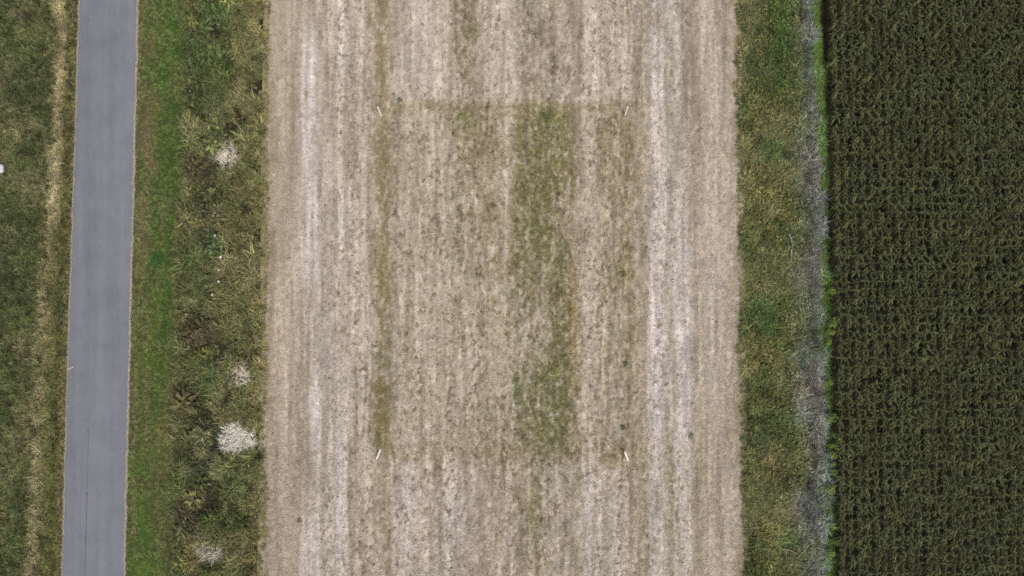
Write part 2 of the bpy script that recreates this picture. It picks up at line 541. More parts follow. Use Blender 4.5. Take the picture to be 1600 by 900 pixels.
BUSH = np.zeros((NY, NX))
for cx, cy, rx, ry, rgb, a in (
        (335, 40, 40, 40, (70, 88, 48), .8), (325, 95, 38, 45, (58, 74, 42), .85), (345, 20, 28, 26, (76, 96, 54), .8),
        (318, 148, 28, 20, (48, 58, 38), .85), (345, 205, 14, 25, (66, 80, 50), .8), (325, 300, 24, 55, (62, 64, 46), .85),
        (312, 262, 18, 22, (70, 64, 46), .8), (328, 335, 20, 35, (74, 72, 58), .75), (325, 392, 20, 26, (54, 66, 44), .85),
        (340, 388, 12, 14, (58, 92, 58), .85), (245, 405, 10, 10, (50, 92, 38), .8), (318, 520, 26, 38, (72, 68, 54), .8),
        (300, 510, 14, 22, (66, 60, 44), .7), (325, 555, 30, 14, (92, 108, 50), .8), (305, 640, 18, 50, (62, 60, 44), .8),
        (318, 685, 26, 34, (50, 62, 46), .9), (315, 720, 22, 28, (66, 72, 58), .85), (318, 790, 34, 30, (64, 62, 52), .9),
        (300, 815, 24, 25, (68, 66, 54), .8), (305, 770, 18, 12, (100, 94, 60), .6), (352, 815, 36, 14, (62, 74, 38), .8),
        (335, 890, 28, 16, (58, 70, 36), .8), (300, 870, 20, 26, (112, 100, 66), .6)):
    BUSH = np.maximum(BUSH, blob(cx, cy, rx, ry, rgb, a))


def dull(c, a):
    g = c.mean(-1, keepdims=True)
    return c + (g - c) * a


N_cl = noise(0.16, 0.2, 51)
paint(weeds * nz(N_cl, .2, 2), (126, 120, 84), .55)
paint(weeds * nz(-N_cl, .2, 2), (56, 64, 34), .6)
paint(mead * nz(N_cl, .3, 2.2), (112, 108, 74), .5)
paint(mead * nz(-N_cl, .3, 2.2), (54, 62, 32), .5)
LV_COL = np.clip(dull(COL, .2) * 1.10, 0, 255)

# --- right margin between the field and the maize
RCOL = np.zeros((NY, NX, 3)); RCOL[:] = (90, 88, 54)
COL = RCOL
xm = edge(E_MAIZE)
one = np.ones((NY, NX))
paint(one * nz(big2, -.4, 1.2), (74, 80, 42), .8)
paint(one * nz(big3, 0, 1.3), (108, 101, 64), .6)
paint(one * sig((xr + 34 - PXW) / 8) * nz(big3 + N_med * .6, -1.2, 1.2), (108, 99, 60), .6)


def blob2(cx, cy, rx, ry, rgb, a):
    q = ((PX - cx) / rx) ** 2 + ((PY - cy) / ry) ** 2
    paint(np.clip(1.15 - q + .5 * big3 + .4 * N_med, 0, 1), rgb, a * .82)


for b_ in ((1218, 25, 24, 50, (68, 88, 38), .9), (1190, 52, 10, 14, (40, 54, 28), .9), (1215, 85, 26, 40, (66, 86, 40), .85),
           (1200, 112, 30, 30, (56, 70, 38), .7), (1222, 130, 18, 18, (74, 92, 40), .8), (1180, 90, 14, 18, (60, 68, 36), .7),
           (1185, 145, 14, 16, (70, 80, 40), .6), (1240, 175, 12, 14, (116, 88, 54), .7), (1205, 245, 22, 26, (66, 82, 40), .85),
           (1190, 290, 34, 44, (112, 100, 60), .7), (1236, 312, 12, 8, (96, 104, 44), .6), (1228, 340, 20, 18, (124, 104, 68), .7),
           (1205, 370, 28, 24, (74, 88, 44), .75), (1200, 420, 20, 20, (84, 90, 46), .6), (1195, 490, 28, 40, (64, 82, 40), .9),
           (1185, 500, 20, 20, (54, 72, 36), .7), (1235, 480, 18, 30, (100, 96, 54), .6), (1205, 560, 30, 30, (106, 98, 56), .7),
           (1195, 600, 26, 20, (66, 76, 42), .7), (1200, 660, 36, 26, (66, 76, 42), .8), (1230, 660, 18, 16, (86, 100, 54), .7),
           (1190, 690, 22, 16, (50, 68, 38), .8), (1210, 720, 26, 24, (104, 88, 58), .7), (1255, 700, 12, 40, (108, 104, 62), .7),
           (1200, 765, 28, 24, (84, 84, 46), .7), (1215, 800, 26, 20, (104, 94, 56), .6), (1230, 845, 24, 20, (78, 96, 48), .8),
           (1195, 850, 20, 28, (118, 104, 62), .7), (1210, 885, 26, 18, (88, 96, 46), .8), (1175, 880, 12, 20, (70, 74, 40), .6)):
    blob2(*b_)
# grey rank grass next to the crop, then a lime green edge
gl = edge([(1245, 0), (1243, 90), (1250, 180), (1256, 260), (1246, 320), (1252, 420), (1258, 500), (1238, 560), (1248, 600), (1252, 640), (1262, 720), (1246, 790), (1256, 860), (1250, 900)])
greyg = sig((PXW + 5 * big3 - gl) / 6)
paint(greyg, (108, 108, 103))
paint(greyg * nz(N_med + .6 * big3, 0, 1.6), (94, 102, 78), .85)
paint(greyg * nz(-big2, .2, 1.4), (112, 102, 100), .7)
paint(np.exp(-(((PX - 1258) / 22) ** 2 + ((PY - 605) / 36) ** 2)), (122, 110, 102), .7)
paint(np.exp(-(((PX - 1270) / 10) ** 2 + ((PY - 690) / 70) ** 2)), (124, 116, 106), .7)
xlm = edge(LIME_X)
LIMEM = np.exp(-((PXW - xlm) / 3.8) ** 2) * nz(N_wob2 + .5 * N_med + .5 * noise(0.8, 1.8, 31), -1.5, .3)
LIMEM = np.maximum(LIMEM, np.exp(-((PXW - (xlm - 3)) / 6) ** 2) * .8 * np.clip(
    sum(np.exp(-((PY - c) / w) ** 2) for c, w in ((130, 30), (445, 40), (470, 30), (575, 18), (820, 30), (890, 30))), 0, 1))
paint(LIMEM, (84, 122, 40), .95)
paint((1 - greyg) * nz(N_cl, .2, 2), (122, 116, 80), .45)
paint((1 - greyg) * nz(-N_cl, .2, 2), (58, 68, 36), .5)
RM_COL = np.clip(dull(COL, .18) * np.array((1.02, 1.06, 1.05)), 0, 255)

# --- maize soil
M_COL = np.zeros((NY, NX, 3)); M_COL[:] = (46, 42, 33)
M_COL *= (1 + .12 * N_med + .1 * N_m2)[..., None]


def sample(arr, x, y):
    i = np.clip(((np.asarray(y) - Y0) / RES).astype(int), 0, NY - 1)
    j = np.clip(((np.asarray(x) - X0) / RES).astype(int), 0, NX - 1)
    return arr[i, j]


ALB = 0.80        # albedo for a surface that reads as a given tone in the picture

# ------------------------------------------------------------------ ground sheets
M_ground, n, l, b = new_mat("meadow_ground", 0.95, 0.05)
tc = n.new("ShaderNodeTexCoord")
f1 = noise_node(n, l, tc.outputs["Object"], 0.6, 6.0, 0.65)
l.new(mix_col(n, l, c4((70, 68, 40), ALB), c4((112, 104, 62), ALB), remap(n, l, f1, .35, .65, 0, 1)), b.inputs["Base Color"])
bm = bmesh.new()
bmesh.ops.create_grid(bm, x_segments=40, y_segments=40, size=900)
me = bpy.data.meshes.new("ground"); bm.to_mesh(me); bm.free(); me.materials.append(M_ground)
o = link(bpy.data.objects.new("ground", me)); o.location.z = -0.2
tag(o, kind="structure")

M_soil = soil_material("bare_soil", 0.3)
M_field = soil_material("straw_covered_soil", 0.16)


def sheet(name, xa, xb, col, step, z, mat, relief=None, k=ALB):
    """sheet between two boundaries (photograph pixels), colour from the plan"""
    ny = int((Y1 - Y0) / step) - 1
    ys = np.linspace(Y0 + .1, Y1 - .1, ny)
    py = 450 - ys * PPM
    a = wx(edge(xa, py)) if isinstance(xa, list) else np.full(ny, wx(xa))
    bb = wx(edge(xb, py)) if isinstance(xb, list) else np.full(ny, wx(xb))
    nx = int(np.mean(bb - a) / step) + 1
    t = np.linspace(0, 1, nx)
    Xs = a[:, None] + (bb - a)[:, None] * t[None, :]
    Ys = np.repeat(ys[:, None], nx, 1)
    c = lin(sample(col, Xs, Ys)) * k
    Z = np.full(Xs.shape, z)
    if relief is not None: Z = Z + sample(relief, Xs, Ys)
    V = np.stack([Xs, Ys, Z], -1).reshape(-1, 3)
    i = np.arange(ny - 1)[:, None] * nx + np.arange(nx - 1)[None, :]
    F = np.stack([i, i + 1, i + nx + 1, i + nx], -1).reshape(-1, 4)
    o = obj_np(name, V, F, mat, smooth=True, attrs={"col": ('FLOAT_COLOR', c.reshape(-1, 3))})
    return tag(o, kind="structure")


relief = np.clip(0.005 * N_m2 + .010 * N_line2 + .006 * N_worm - .014 * gap, -.035, .04)
sheet("stubble_field", [(x - 4, y) for x, y in E_FIELD_L], [(x + 4, y) for x, y in E_FIELD_R], FIELD_COL, 0.085, 0.045, M_field, relief)
soil_shade = np.clip(sig((PXW - xg) / 4) * rv + mead * .6, 0, 1)[..., None]  # dark soil colour under weeds and meadow, painted to deepen the hollows' shade
sheet("verge", -150, [(x - 2, y) for x, y in E_FIELD_L], LV_COL * .72 * (1 - soil_shade) + np.array((50, 46, 32.)) * soil_shade, 0.22, 0.0, M_soil, .02 * N_med)
sheet("field_margin", [(x + 2, y) for x, y in E_FIELD_R], [(x + 6, y) for x, y in E_MAIZE], np.zeros_like(RM_COL) + np.array((52, 48, 34.)), 0.22, 0.0, M_soil, .02 * N_med)
sheet("maize_field_soil", [(x + 5, y) for x, y in E_MAIZE], 1755, M_COL, 0.3, 0.0, M_soil, .02 * N_med)

# ------------------------------------------------------------------ road
M_road, n, l, b = new_mat("worn_asphalt", 0.85, 0.25)
tc = n.new("ShaderNodeTexCoord")
s1 = noise_node(n, l, tc.outputs["Object"], 1.0, 4.0, 0.6, (1.2, 0.05, 1))
s2 = noise_node(n, l, tc.outputs["Object"], 0.5, 5.0, 0.65)
s3 = noise_node(n, l, tc.outputs["Object"], 45.0, 3.0, 0.7)
s4 = noise_node(n, l, tc.outputs["Object"], 3.0, 4.0, 0.7, (1, .35, 1))
c = mix_col(n, l, c4((123, 126, 134), .61), c4((137, 139, 148), .61), remap(n, l, s1, .3, .7, 0, 1))
c = mul_col(n, l, c, remap(n, l, s2, .3, .7, .90, 1.08))
c = mul_col(n, l, c, remap(n, l, s4, .3, .7, .955, 1.04))
c = mul_col(n, l, c, remap(n, l, s3, .3, .7, .92, 1.08))
l.new(c, b.inputs["Base Color"])
bump(n, l, b, s3, .3, .01)

ny = 600
ys = np.linspace(-120, 120, ny * 3)
py = 450 - ys * PPM
jl = np.interp(ys, np.linspace(-120, 120, 900), np.random.default_rng(3).normal(0, .035, 900))
jr = np.interp(ys, np.linspace(-120, 120, 900), np.random.default_rng(4).normal(0, .03, 900))
a = wx(edge(E_ROAD_L, py)) + jl + .08
bb = wx(edge(E_ROAD_R, py)) + jr - .06
ZR = 0.085
prof = [(0, -.06), (0.004, ZR - .012), (.02, ZR), (.5, ZR + .035), (.98, ZR), (.996, ZR - .012), (1, -.06)]
V = []
for t, z in prof:
    V.append(np.stack([a + (bb - a) * t, ys, np.full(len(ys), z)], -1))
V = np.stack(V, 1).reshape(-1, 3)
m_ = len(prof)
i = np.arange(len(ys) - 1)[:, None] * m_ + np.arange(m_ - 1)[None, :]
F = np.stack([i, i + 1, i + m_ + 1, i + m_], -1).reshape(-1, 4)
road = tag(obj_np("road", V, F, M_road), kind="structure")


def road_z(x, y):
    t = (x - np.interp(y, ys, a)) / (np.interp(y, ys, bb) - np.interp(y, ys, a))
    return ZR + .035 * (1 - abs(t - .5) / .48)


M_shoulder, n, l, b = new_mat("pale_gravel", 0.95, 0.1)
tc = n.new("ShaderNodeTexCoord")
s1 = noise_node(n, l, tc.outputs["Object"], 6.0, 4.0, 0.7)
l.new(mix_col(n, l, c4((146, 136, 114), .66), c4((188, 180, 162), .66), remap(n, l, s1, .35, .65, 0, 1)), b.inputs["Base Color"])
for e, s, wd in ((a, -1, .15), (bb, 1, .12)):
    w_ = wd * (.75 + .5 * np.interp(ys, np.linspace(-120, 120, 400), np.random.default_rng(5 + s).random(400)))
    P = [np.stack([e + s * w_, ys, np.full(len(ys), -.02)], -1), np.stack([e + s * w_ * .9, ys, np.full(len(ys), .035)], -1),
         np.stack([e - s * .05, ys, np.full(len(ys), .068)], -1)]
    V = np.stack(P, 1).reshape(-1, 3)
    i = np.arange(len(ys) - 1)[:, None] * 3 + np.arange(2)[None, :]
    F = np.stack([i, i + 1, i + 4, i + 3], -1).reshape(-1, 4)
    tag(obj_np("road_shoulder", V, F, M_shoulder), kind="structure")

M_crack, n, l, b = new_mat("dark_crack_filler", 0.9, 0.1)
tc = n.new("ShaderNodeTexCoord")
s1 = noise_node(n, l, tc.outputs["Object"], 20.0)
l.new(mix_col(n, l, c4((74, 72, 78), ALB), c4((100, 98, 104), ALB), s1), b.inputs["Base Color"])


def crack(pts, wid):
    V, F = [], []
    yy = np.linspace(pts[0][1], pts[-1][1], 40)
    xx = np.interp(yy, [p[1] for p in pts], [p[0] for p in pts]) + rng.normal(0, .35, 40)
    for k_, (x, y) in enumerate(zip(wx(xx), wy(yy))):
        w = wid * rng.uniform(.3, 1)
        z = road_z(x, y) + .004
        V += [(x - w, y, z), (x + w, y, z)]
        if k_: F.append((2 * k_ - 2, 2 * k_ - 1, 2 * k_ + 1, 2 * k_))
    obj_np("crack", V, F, M_crack, parent=road)


crack([(137.5, 768), (136.5, 810), (135, 860), (133.5, 930)], .035)
crack([(139.5, 668), (139, 690), (138.5, 730), (137.5, 768)], .014)
for px, py_, r in ((139.5, 33, .05), (164, 67, .045), (198.5, 231, .05), (158, 386, .06), (139.5, 671, .07), (137, 771, .07), (162, 842, .04), (165, 540, .05)):
    x, y = float(wx(px)), float(wy(py_))
    ang = np.linspace(0, 2 * math.pi, 10)[:-1]
    rr_ = r * rng.uniform(.6, 1.3, 9)
    V = [(x + q * math.cos(t) * 1.1, y + q * math.sin(t) * .8, road_z(x, y) + .005) for q, t in zip(rr_, ang)]
    obj_np("stain", V, [tuple(range(9))], M_crack, parent=road)

# ------------------------------------------------------------------ plant meshes
def blades(n, radius, length, width, lean, droop, segs=2, tone=(.75, 1.25), tip=1.1, seed=0, up=1.0, base_tone=1.0):
    """a tuft: n tapering blades that leave the base and arch outwards"""
    r = np.random.default_rng(seed)
    V, F, T = [], [], []
    for _ in range(n):
        az = r.uniform(0, 2 * math.pi); rad = radius * math.sqrt(r.random()); pa = r.uniform(0, 2 * math.pi)
        p = np.array([rad * math.cos(pa), rad * math.sin(pa), 0.0])
        L = length * r.uniform(.55, 1.15); w = width * r.uniform(.7, 1.3)
        th = r.uniform(*lean)
        dirh = np.array([math.cos(az), math.sin(az), 0]); side = np.array([-math.sin(az), math.cos(az), 0])
        t0 = r.uniform(*tone)
        b0 = len(V)
        for s in range(segs + 1):
            q = s / segs
            ww = w * (1 - .9 * q ** 1.5) * .5
            V.append(p - side * ww); V.append(p + side * ww)
            tt = t0 * (base_tone + (tip - base_tone) * q); T += [tt, tt]
            if s:
                F.append((b0 + 2 * s - 2, b0 + 2 * s - 1, b0 + 2 * s + 1, b0 + 2 * s))
            st = L / segs
            p = p + dirh * math.sin(th) * st + np.array([0, 0, math.cos(th) * st * up])
            th += droop / segs * r.uniform(.6, 1.4)
    return np.array(V), F, np.array(T)


def leafy(n, radius, height, llen, lwid, seed=0, tone=(.7, 1.25)):
    """a broad-leaved weed: leaves at all heights on short stems"""
    r = np.random.default_rng(seed)
    V, F, T = [], [], []
    for k_ in range(n):
        az = k_ * 2.4 + r.uniform(-.5, .5); rad = radius * r.uniform(.05, .7)
        z = height * r.uniform(.25, 1.0)
        th = r.uniform(-.2, .5)
        d_ = np.array([math.cos(az) * math.cos(th), math.sin(az) * math.cos(th), math.sin(th)])
        s_ = np.array([-math.sin(az), math.cos(az), r.uniform(-.3, .3)])
        p = np.array([rad * math.cos(az + r.uniform(-.7, .7)), rad * math.sin(az + r.uniform(-.7, .7)), z])
        L = llen * r.uniform(.6, 1.2); w = lwid * r.uniform(.7, 1.2)
        t0 = r.uniform(*tone); b0 = len(V)
        dn = np.array([0, 0, -.25 * L])
        V += [p, p + d_ * L * .4 + s_ * w * .5, p + d_ * L * .45 + np.array([0, 0, -.15 * w]), p + d_ * L * .4 - s_ * w * .5, p + d_ * L + dn]
        F += [(b0, b0 + 2, b0 + 1), (b0, b0 + 3, b0 + 2), (b0 + 1, b0 + 2, b0 + 4), (b0 + 2, b0 + 3, b0 + 4)]
        T += [t0 * .9, t0, t0 * .95, t0, t0 * 1.05]
    return np.array(V), F, np.array(T)


def litter(n, radius, length, width, seed=0, tone=(.75, 1.2), along=0.0):
    """loose straws lying about, slightly raised"""
    r = np.random.default_rng(seed)
    V, F, T = [], [], []
    for _ in range(n):
        az = r.normal(math.pi / 2, .5) if r.random() < along else r.uniform(0, math.pi)
        p = np.array([r.normal(0, radius * .6), r.normal(0, radius * .6), r.uniform(.0, .025)])
        L = length * r.uniform(.4, 1.2); w = width * r.uniform(.6, 1.4)
        d_ = np.array([math.cos(az), math.sin(az), r.uniform(-.12, .25)]); s_ = np.array([-math.sin(az), math.cos(az), r.uniform(-.3, .3)])
        b0 = len(V); t0 = r.uniform(*tone)
        V += [p - s_ * w / 2, p + s_ * w / 2, p + d_ * L + s_ * w / 2, p + d_ * L - s_ * w / 2]
        F.append((b0, b0 + 1, b0 + 2, b0 + 3)); T += [t0] * 4
    return np.array(V), F, np.array(T)


M_plant = plant_material("grass_blades", 0.35)
M_straw = plant_material("dry_straw", 0.0)
M_stone_i = plant_material("small_stones", 0.0)


def source(name, geo, mat):
    V, F, T = geo
    return bpy.data.objects.new(name, mesh_np(name, V, F, mat, attrs={"tone": ('FLOAT', T)}))


_gn = {}


def scatter(name, pts, rotz, scale, col, sources, tilt=None):
    """one object of kind stuff: its points carry instances of the source tufts"""
    N = len(pts)
    if N == 0: return None
    cname = name + "_sources"
    coll = bpy.data.collections.new(cname)
    for s in sources: coll.objects.link(s)
    rot = np.zeros((N, 3)); rot[:, 2] = rotz
    if tilt is not None: rot[:, :2] = tilt
    sc3 = np.repeat(np.asarray(scale)[:, None], 3, 1) if np.ndim(scale) == 1 else scale
    me = mesh_np(name, pts, [], None, attrs={
        "rot": ('FLOAT_VECTOR', rot), "scl": ('FLOAT_VECTOR', sc3), "col": ('FLOAT_COLOR', col),
        "pick": ('INT', np.random.default_rng(N).integers(0, len(sources), N))})
    o = link(bpy.data.objects.new(name, me))
    ng = bpy.data.node_groups.new(name + "_scatter", 'GeometryNodeTree')
    ng.interface.new_socket("Geometry", in_out='INPUT', socket_type='NodeSocketGeometry')
    ng.interface.new_socket("Geometry", in_out='OUTPUT', socket_type='NodeSocketGeometry')
    gi = ng.nodes.new("NodeGroupInput"); go = ng.nodes.new("NodeGroupOutput")
    ip = ng.nodes.new("GeometryNodeInstanceOnPoints")
    ci = ng.nodes.new("GeometryNodeCollectionInfo")
    ci.inputs["Collection"].default_value = coll
    ci.inputs["Separate Children"].default_value = True
    ci.inputs["Reset Children"].default_value = True

    def na(nm, typ):
        q = ng.nodes.new("GeometryNodeInputNamedAttribute"); q.data_type = typ
        q.inputs["Name"].default_value = nm
        return q.outputs["Attribute"]
    L = ng.links.new
    L(gi.outputs[0], ip.inputs["Points"]); L(ci.outputs[0], ip.inputs["Instance"])
    ip.inputs["Pick Instance"].default_value = True
    L(na("pick", 'INT'), ip.inputs["Instance Index"])
    er = ng.nodes.new("FunctionNodeEulerToRotation")
    L(na("rot", 'FLOAT_VECTOR'), er.inputs[0]); L(er.outputs[0], ip.inputs["Rotation"])
    L(na("scl", 'FLOAT_VECTOR'), ip.inputs["Scale"])
    L(ip.outputs[0], go.inputs[0])
    md = o.modifiers.new("scatter", 'NODES'); md.node_group = ng
    return tag(o, kind="stuff")


def rand_pts(n, xa=-46.0, xb=46.0):
    x = rng.uniform(xa, xb, n); y = rng.uniform(-28.5, 28.5, n)
    return x, y


def vary(col, v=.16, hue=.05):
    v = v * 1.5
    k_ = rng.normal(1, v, (len(col), 1)).clip(.5, 1.7)
    return np.clip(col * k_ * rng.normal(1, hue, col.shape).clip(.8, 1.2), .004, .9)


def px_of(x): return x * PPM + 800
def py_of(y): return 450 - y * PPM


PLANT = 1.75     # plants shade one another, so their own colour is lighter than the tone they read as

# ------------------------------------------------------------------ grass and weeds
g_short = [source("short_grass_tuft", blades(18, .12, .13, .026, (.5, 1.25), .5, 2, seed=s, tone=(.6, 1.4)), M_plant) for s in (1, 2, 3)]
g_mid = [source("meadow_tuft", blades(15, .10, .36, .042, (.45, 1.2), .9, 3, seed=s, tone=(.5, 1.5)), M_plant) for s in (4, 5, 6, 7)]
g_tall = [source("tall_grass_tuft", blades(15, .11, .6, .046, (.3, .9), 1.4, 3, seed=s, tone=(.5, 1.5)), M_plant) for s in (8, 9, 10, 11)]
g_leaf = [source("leafy_weed_sprig", leafy(20, .24, .42, .24, .10, seed=s, tone=(.5, 1.4)), M_plant) for s in (12, 13, 14)]
g_rank = [source("rank_grass_tuft", blades(9, .10, .75, .028, (.0, .3), .6, 4, seed=s, tone=(.7, 1.25)), M_plant) for s in (15, 16, 17, 18)]

lx_ = lambda y: wx(edge(E_ROAD_L, py_of(y)))
rx_ = lambda y: wx(edge(E_ROAD_R, py_of(y)))
flx = lambda y: wx(edge(E_FIELD_L, py_of(y)))
frx = lambda y: wx(edge(E_FIELD_R, py_of(y)))
mzx = lambda y: wx(edge(E_MAIZE, py_of(y)))
xgx = lambda y: wx(edge([(300, 0), (285, 300), (280, 500), (275, 700), (272, 900)], py_of(y)))


def field_of(x, y, col, k_=PLANT): return lin(sample(col, x, y)) * ALB * k_


# mown grass both sides of the road
x, y = rand_pts(52000, -46, -24)
wob = sample(N_wob2, x, y) * .2
ok = (((x > rx_(y) + .08) & (x < xgx(y) + wob)) | ((x < lx_(y) - .08) & (x > lx_(y) - 1.9)))
x, y = x[ok], y[ok]
scatter("mown_grass", np.stack([x, y, np.zeros(len(x))], -1), rng.uniform(0, 6.28, len(x)), rng.uniform(.6, 1.2, len(x)),
        vary(field_of(x, y, LV_COL, 1.95)), g_short)
# meadow left of the road
x, y = rand_pts(19000, -47, -33)
ok = x < lx_(y) - .9
x, y = x[ok], y[ok]
scatter("meadow_grass", np.stack([x, y, np.zeros(len(x))], -1), rng.uniform(0, 6.28, len(x)), rng.uniform(.6, 1.25, len(x)),
        vary(field_of(x, y, LV_COL), .2), g_mid)
# tall weeds between the mown grass and the field
x, y = rand_pts(17000, -28, -18.5)
ok = (x > xgx(y) + sample(N_wob2, x, y) * .2) & (x < flx(y) - .12 + sample(N_wob, x, y) * .06)
x, y = x[ok], y[ok]
CL = [(372, 685, 31, 29), (378, 586, 19, 19), (358, 245, 21, 17), (330, 862, 22, 19), (343, 583, 6, 21), (276, 668, 7, 6)]
for cx, cy, ra, rb in CL:
    q = ((px_of(x) - cx) / ra) ** 2 + ((py_of(y) - cy) / rb) ** 2
    ok = q > rng.uniform(.6, 1.15, len(x))
    x, y = x[ok], y[ok]
tall = rng.random(len(x)) < .35
near = (flx(y) - x) < .5
N_gr = noise(0.28, 0.34, 71)
keep = rng.random(len(x)) < np.clip(.95 + .4 * sample(N_gr, x, y), .25, 1)
x, y, tall, near = x[keep], y[keep], tall[keep], near[keep]
for nm, sel, src, s0, s1 in (("verge_grass", ~tall | near, g_mid, .8, 1.6), ("tall_verge_grass", tall & ~near, g_tall, .8, 1.5)):
    xs_, ys_ = x[sel], y[sel]
    rz_ = 1.2 * sample(N_big, xs_, ys_) + rng.normal(0, .5, len(xs_)) + .6
    scatter(nm, np.stack([xs_, ys_, np.zeros(len(xs_))], -1), rz_, rng.uniform(s0, s1, len(xs_)) * np.clip(1 + .3 * sample(N_gr, xs_, ys_), .5, 1.6),
            vary(field_of(xs_, ys_, LV_COL), .26), src,
            tilt=np.stack([rng.normal(0, .15, len(xs_)), rng.normal(.35, .2, len(xs_))], -1))
x, y = rand_pts(9000, -28, -19.5)
ok = (rng.random(len(x)) < sample(BUSH, x, y) * np.clip(.6 + .5 * sample(noise(0.28, 0.34, 71), x, y), .05, 1)) & (x > xgx(y) - .3) & (x < flx(y) - .4)
x, y = x[ok], y[ok]
for cx, cy, ra, rb in CL:
    ok = ((px_of(x) - cx) / (ra + 5)) ** 2 + ((py_of(y) - cy) / (rb + 5)) ** 2 > 1
    x, y = x[ok], y[ok]
scatter("verge_herbs", np.stack([x, y, np.zeros(len(x))], -1), rng.uniform(0, 6.28, len(x)), rng.uniform(.5, 1.3, len(x)) * np.clip(1.1 + .5 * sample(N_gr, x, y), .5, 2.2),
        vary(field_of(x, y, LV_COL, 1.95) * np.array((1.06, 1.0, .82)), .24), g_leaf)
# right margin
x, y = rand_pts(21000, 17.5, 25)
gxl = wx(sample(np.broadcast_to(gl, (NY, NX)), x, y))
ok = (x > frx(y) + .1 + sample(N_wob, x, y) * .06) & ((x < gxl + .3) | ((x < wx(edge(LIME_X, py_of(y)))) & (rng.random(len(x)) < .7)))
x, y = x[ok], y[ok]
scatter("margin_grass", np.stack([x, y, np.zeros(len(x))], -1), rng.uniform(0, 6.28, len(x)), rng.uniform(.8, 1.5, len(x)) * np.clip(1 + .35 * sample(N_gr, x, y), .45, 1.7),
        vary(field_of(x, y, RM_COL), .26), g_mid)
x, y = rand_pts(14000, 17.5, 25)
gxl = wx(sample(np.broadcast_to(gl, (NY, NX)), x, y))
ok = (x > frx(y) + .4) & (x < gxl) & (rng.random(len(x)) < nz(sample(big2, x, y), -.8, 1) * .6)
x, y = x[ok], y[ok]
scatter("margin_herbs", np.stack([x, y, np.zeros(len(x))], -1), rng.uniform(0, 6.28, len(x)), rng.uniform(.5, 1.1, len(x)),
        vary(field_of(x, y, RM_COL, 1.95) * np.array((1.04, 1.0, .86)), .22), g_leaf)
x, y = rand_pts(22000, 20.5, 25.5)
gxl = wx(sample(np.broadcast_to(gl, (NY, NX)), x, y))
lim = sample(LIMEM, x, y)
ok = (x > gxl - .1 + rng.normal(0, .7, len(x))) & (x < wx(edge(LIME_X, py_of(y))) - 1.05 + .25 * rng.normal(0, 1, len(x))) & (lim < .6)
x, y = x[ok], y[ok]
rs = np.clip((x - wx(sample(np.broadcast_to(gl, (NY, NX)), x, y)) + .8) / 1.2, .35, 1) * rng.uniform(.6, 1.1, len(x))
rs = rs[: len(x)]
scatter("rank_margin_grass", np.stack([x, y, np.zeros(len(x))], -1), rng.normal(0, .35, len(x)), rs,
        vary(field_of(x, y, RM_COL, 1.85) * np.array(((.92, .84, .85), (.78, .86, .66), (.96, .89, .88)))[rng.integers(0, 3, len(x))], .2), g_rank,
        tilt=np.stack([rng.normal(0, .15, len(x)), rng.normal(.62, .2, len(x))], -1))
x, y = rand_pts(60000, 22.0, 25.6)
ok = (rng.random(len(x)) < sample(LIMEM, x, y)) & (x < mzx(y) + .2)
x, y = x[ok], y[ok]
scatter("lime_green_grass", np.stack([x, y, np.zeros(len(x))], -1), rng.uniform(0, 6.28, len(x)), rng.uniform(.6, 1.2, len(x)),
        vary(lin(np.where(rng.random((len(x), 1)) < .5, (86, 110, 50), (100, 116, 58))) * ALB * 1.25, .25), g_mid)

# ------------------------------------------------------------------ straw, residue and grass in the field
s_straw = [source("straw_litter", litter(9, .10, .17, .016, seed=s, along=.45), M_straw) for s in (21, 22, 23, 24)]
s_dark = [source("residue_litter", litter(4, .035, .10, .022, seed=s, along=.5, tone=(.6, 1.2)), M_straw) for s in (25, 26, 27)]
g_field = [source("field_grass_tuft", blades(18, .10, .13, .012, (.4, 1.2), .6, 2, seed=s), M_plant) for s in (28, 29, 30)]

x, y = rand_pts(110000, -20, 19)
ok = (x > flx(y) + .1) & (x < frx(y) - .1)
x, y = x[ok], y[ok]
ok = rng.random(len(x)) < (1 - .75 * sample(gap, x, y)) * (1 - .6 * sample(GREEN, x, y)) * .85
x, y = x[ok], y[ok]
zf = .048 + sample(relief, x, y)
scatter("straw", np.stack([x, y, zf], -1), rng.normal(0, .5, len(x)), rng.uniform(.6, 1.3, len(x)),
        vary(field_of(x, y, FIELD_COL, 1.0) * 1.06, .10, .02), s_straw)
x, y = rand_pts(120000, -20, 19)
ok = (x > flx(y) + .05) & (x < frx(y) - .05)
x, y = x[ok], y[ok]
ok = rng.random(len(x)) < (.05 + .7 * sample(gap, x, y)) * (.4 + .6 * sample(open_mask, x, y))
x, y = x[ok], y[ok]
zf = .048 + sample(relief, x, y)
scatter("stubble_residue", np.stack([x, y, zf], -1), rng.normal(0, .8, len(x)), rng.uniform(.6, 1.3, len(x)),
        vary(np.repeat(lin((112, 97, 76))[None] * ALB, len(x), 0), .25, .05), s_dark)
x, y = rand_pts(120000, -12, 14.5)
ok = rng.random(len(x)) < sample(GREEN, x, y) * .8
x, y = x[ok], y[ok]
zf = .045 + sample(relief, x, y)
scatter("field_grass", np.stack([x, y, zf], -1), rng.uniform(0, 6.28, len(x)), rng.uniform(.6, 1.3, len(x)),
        vary(field_of(x, y, FIELD_COL, 1.1), .2), g_field)

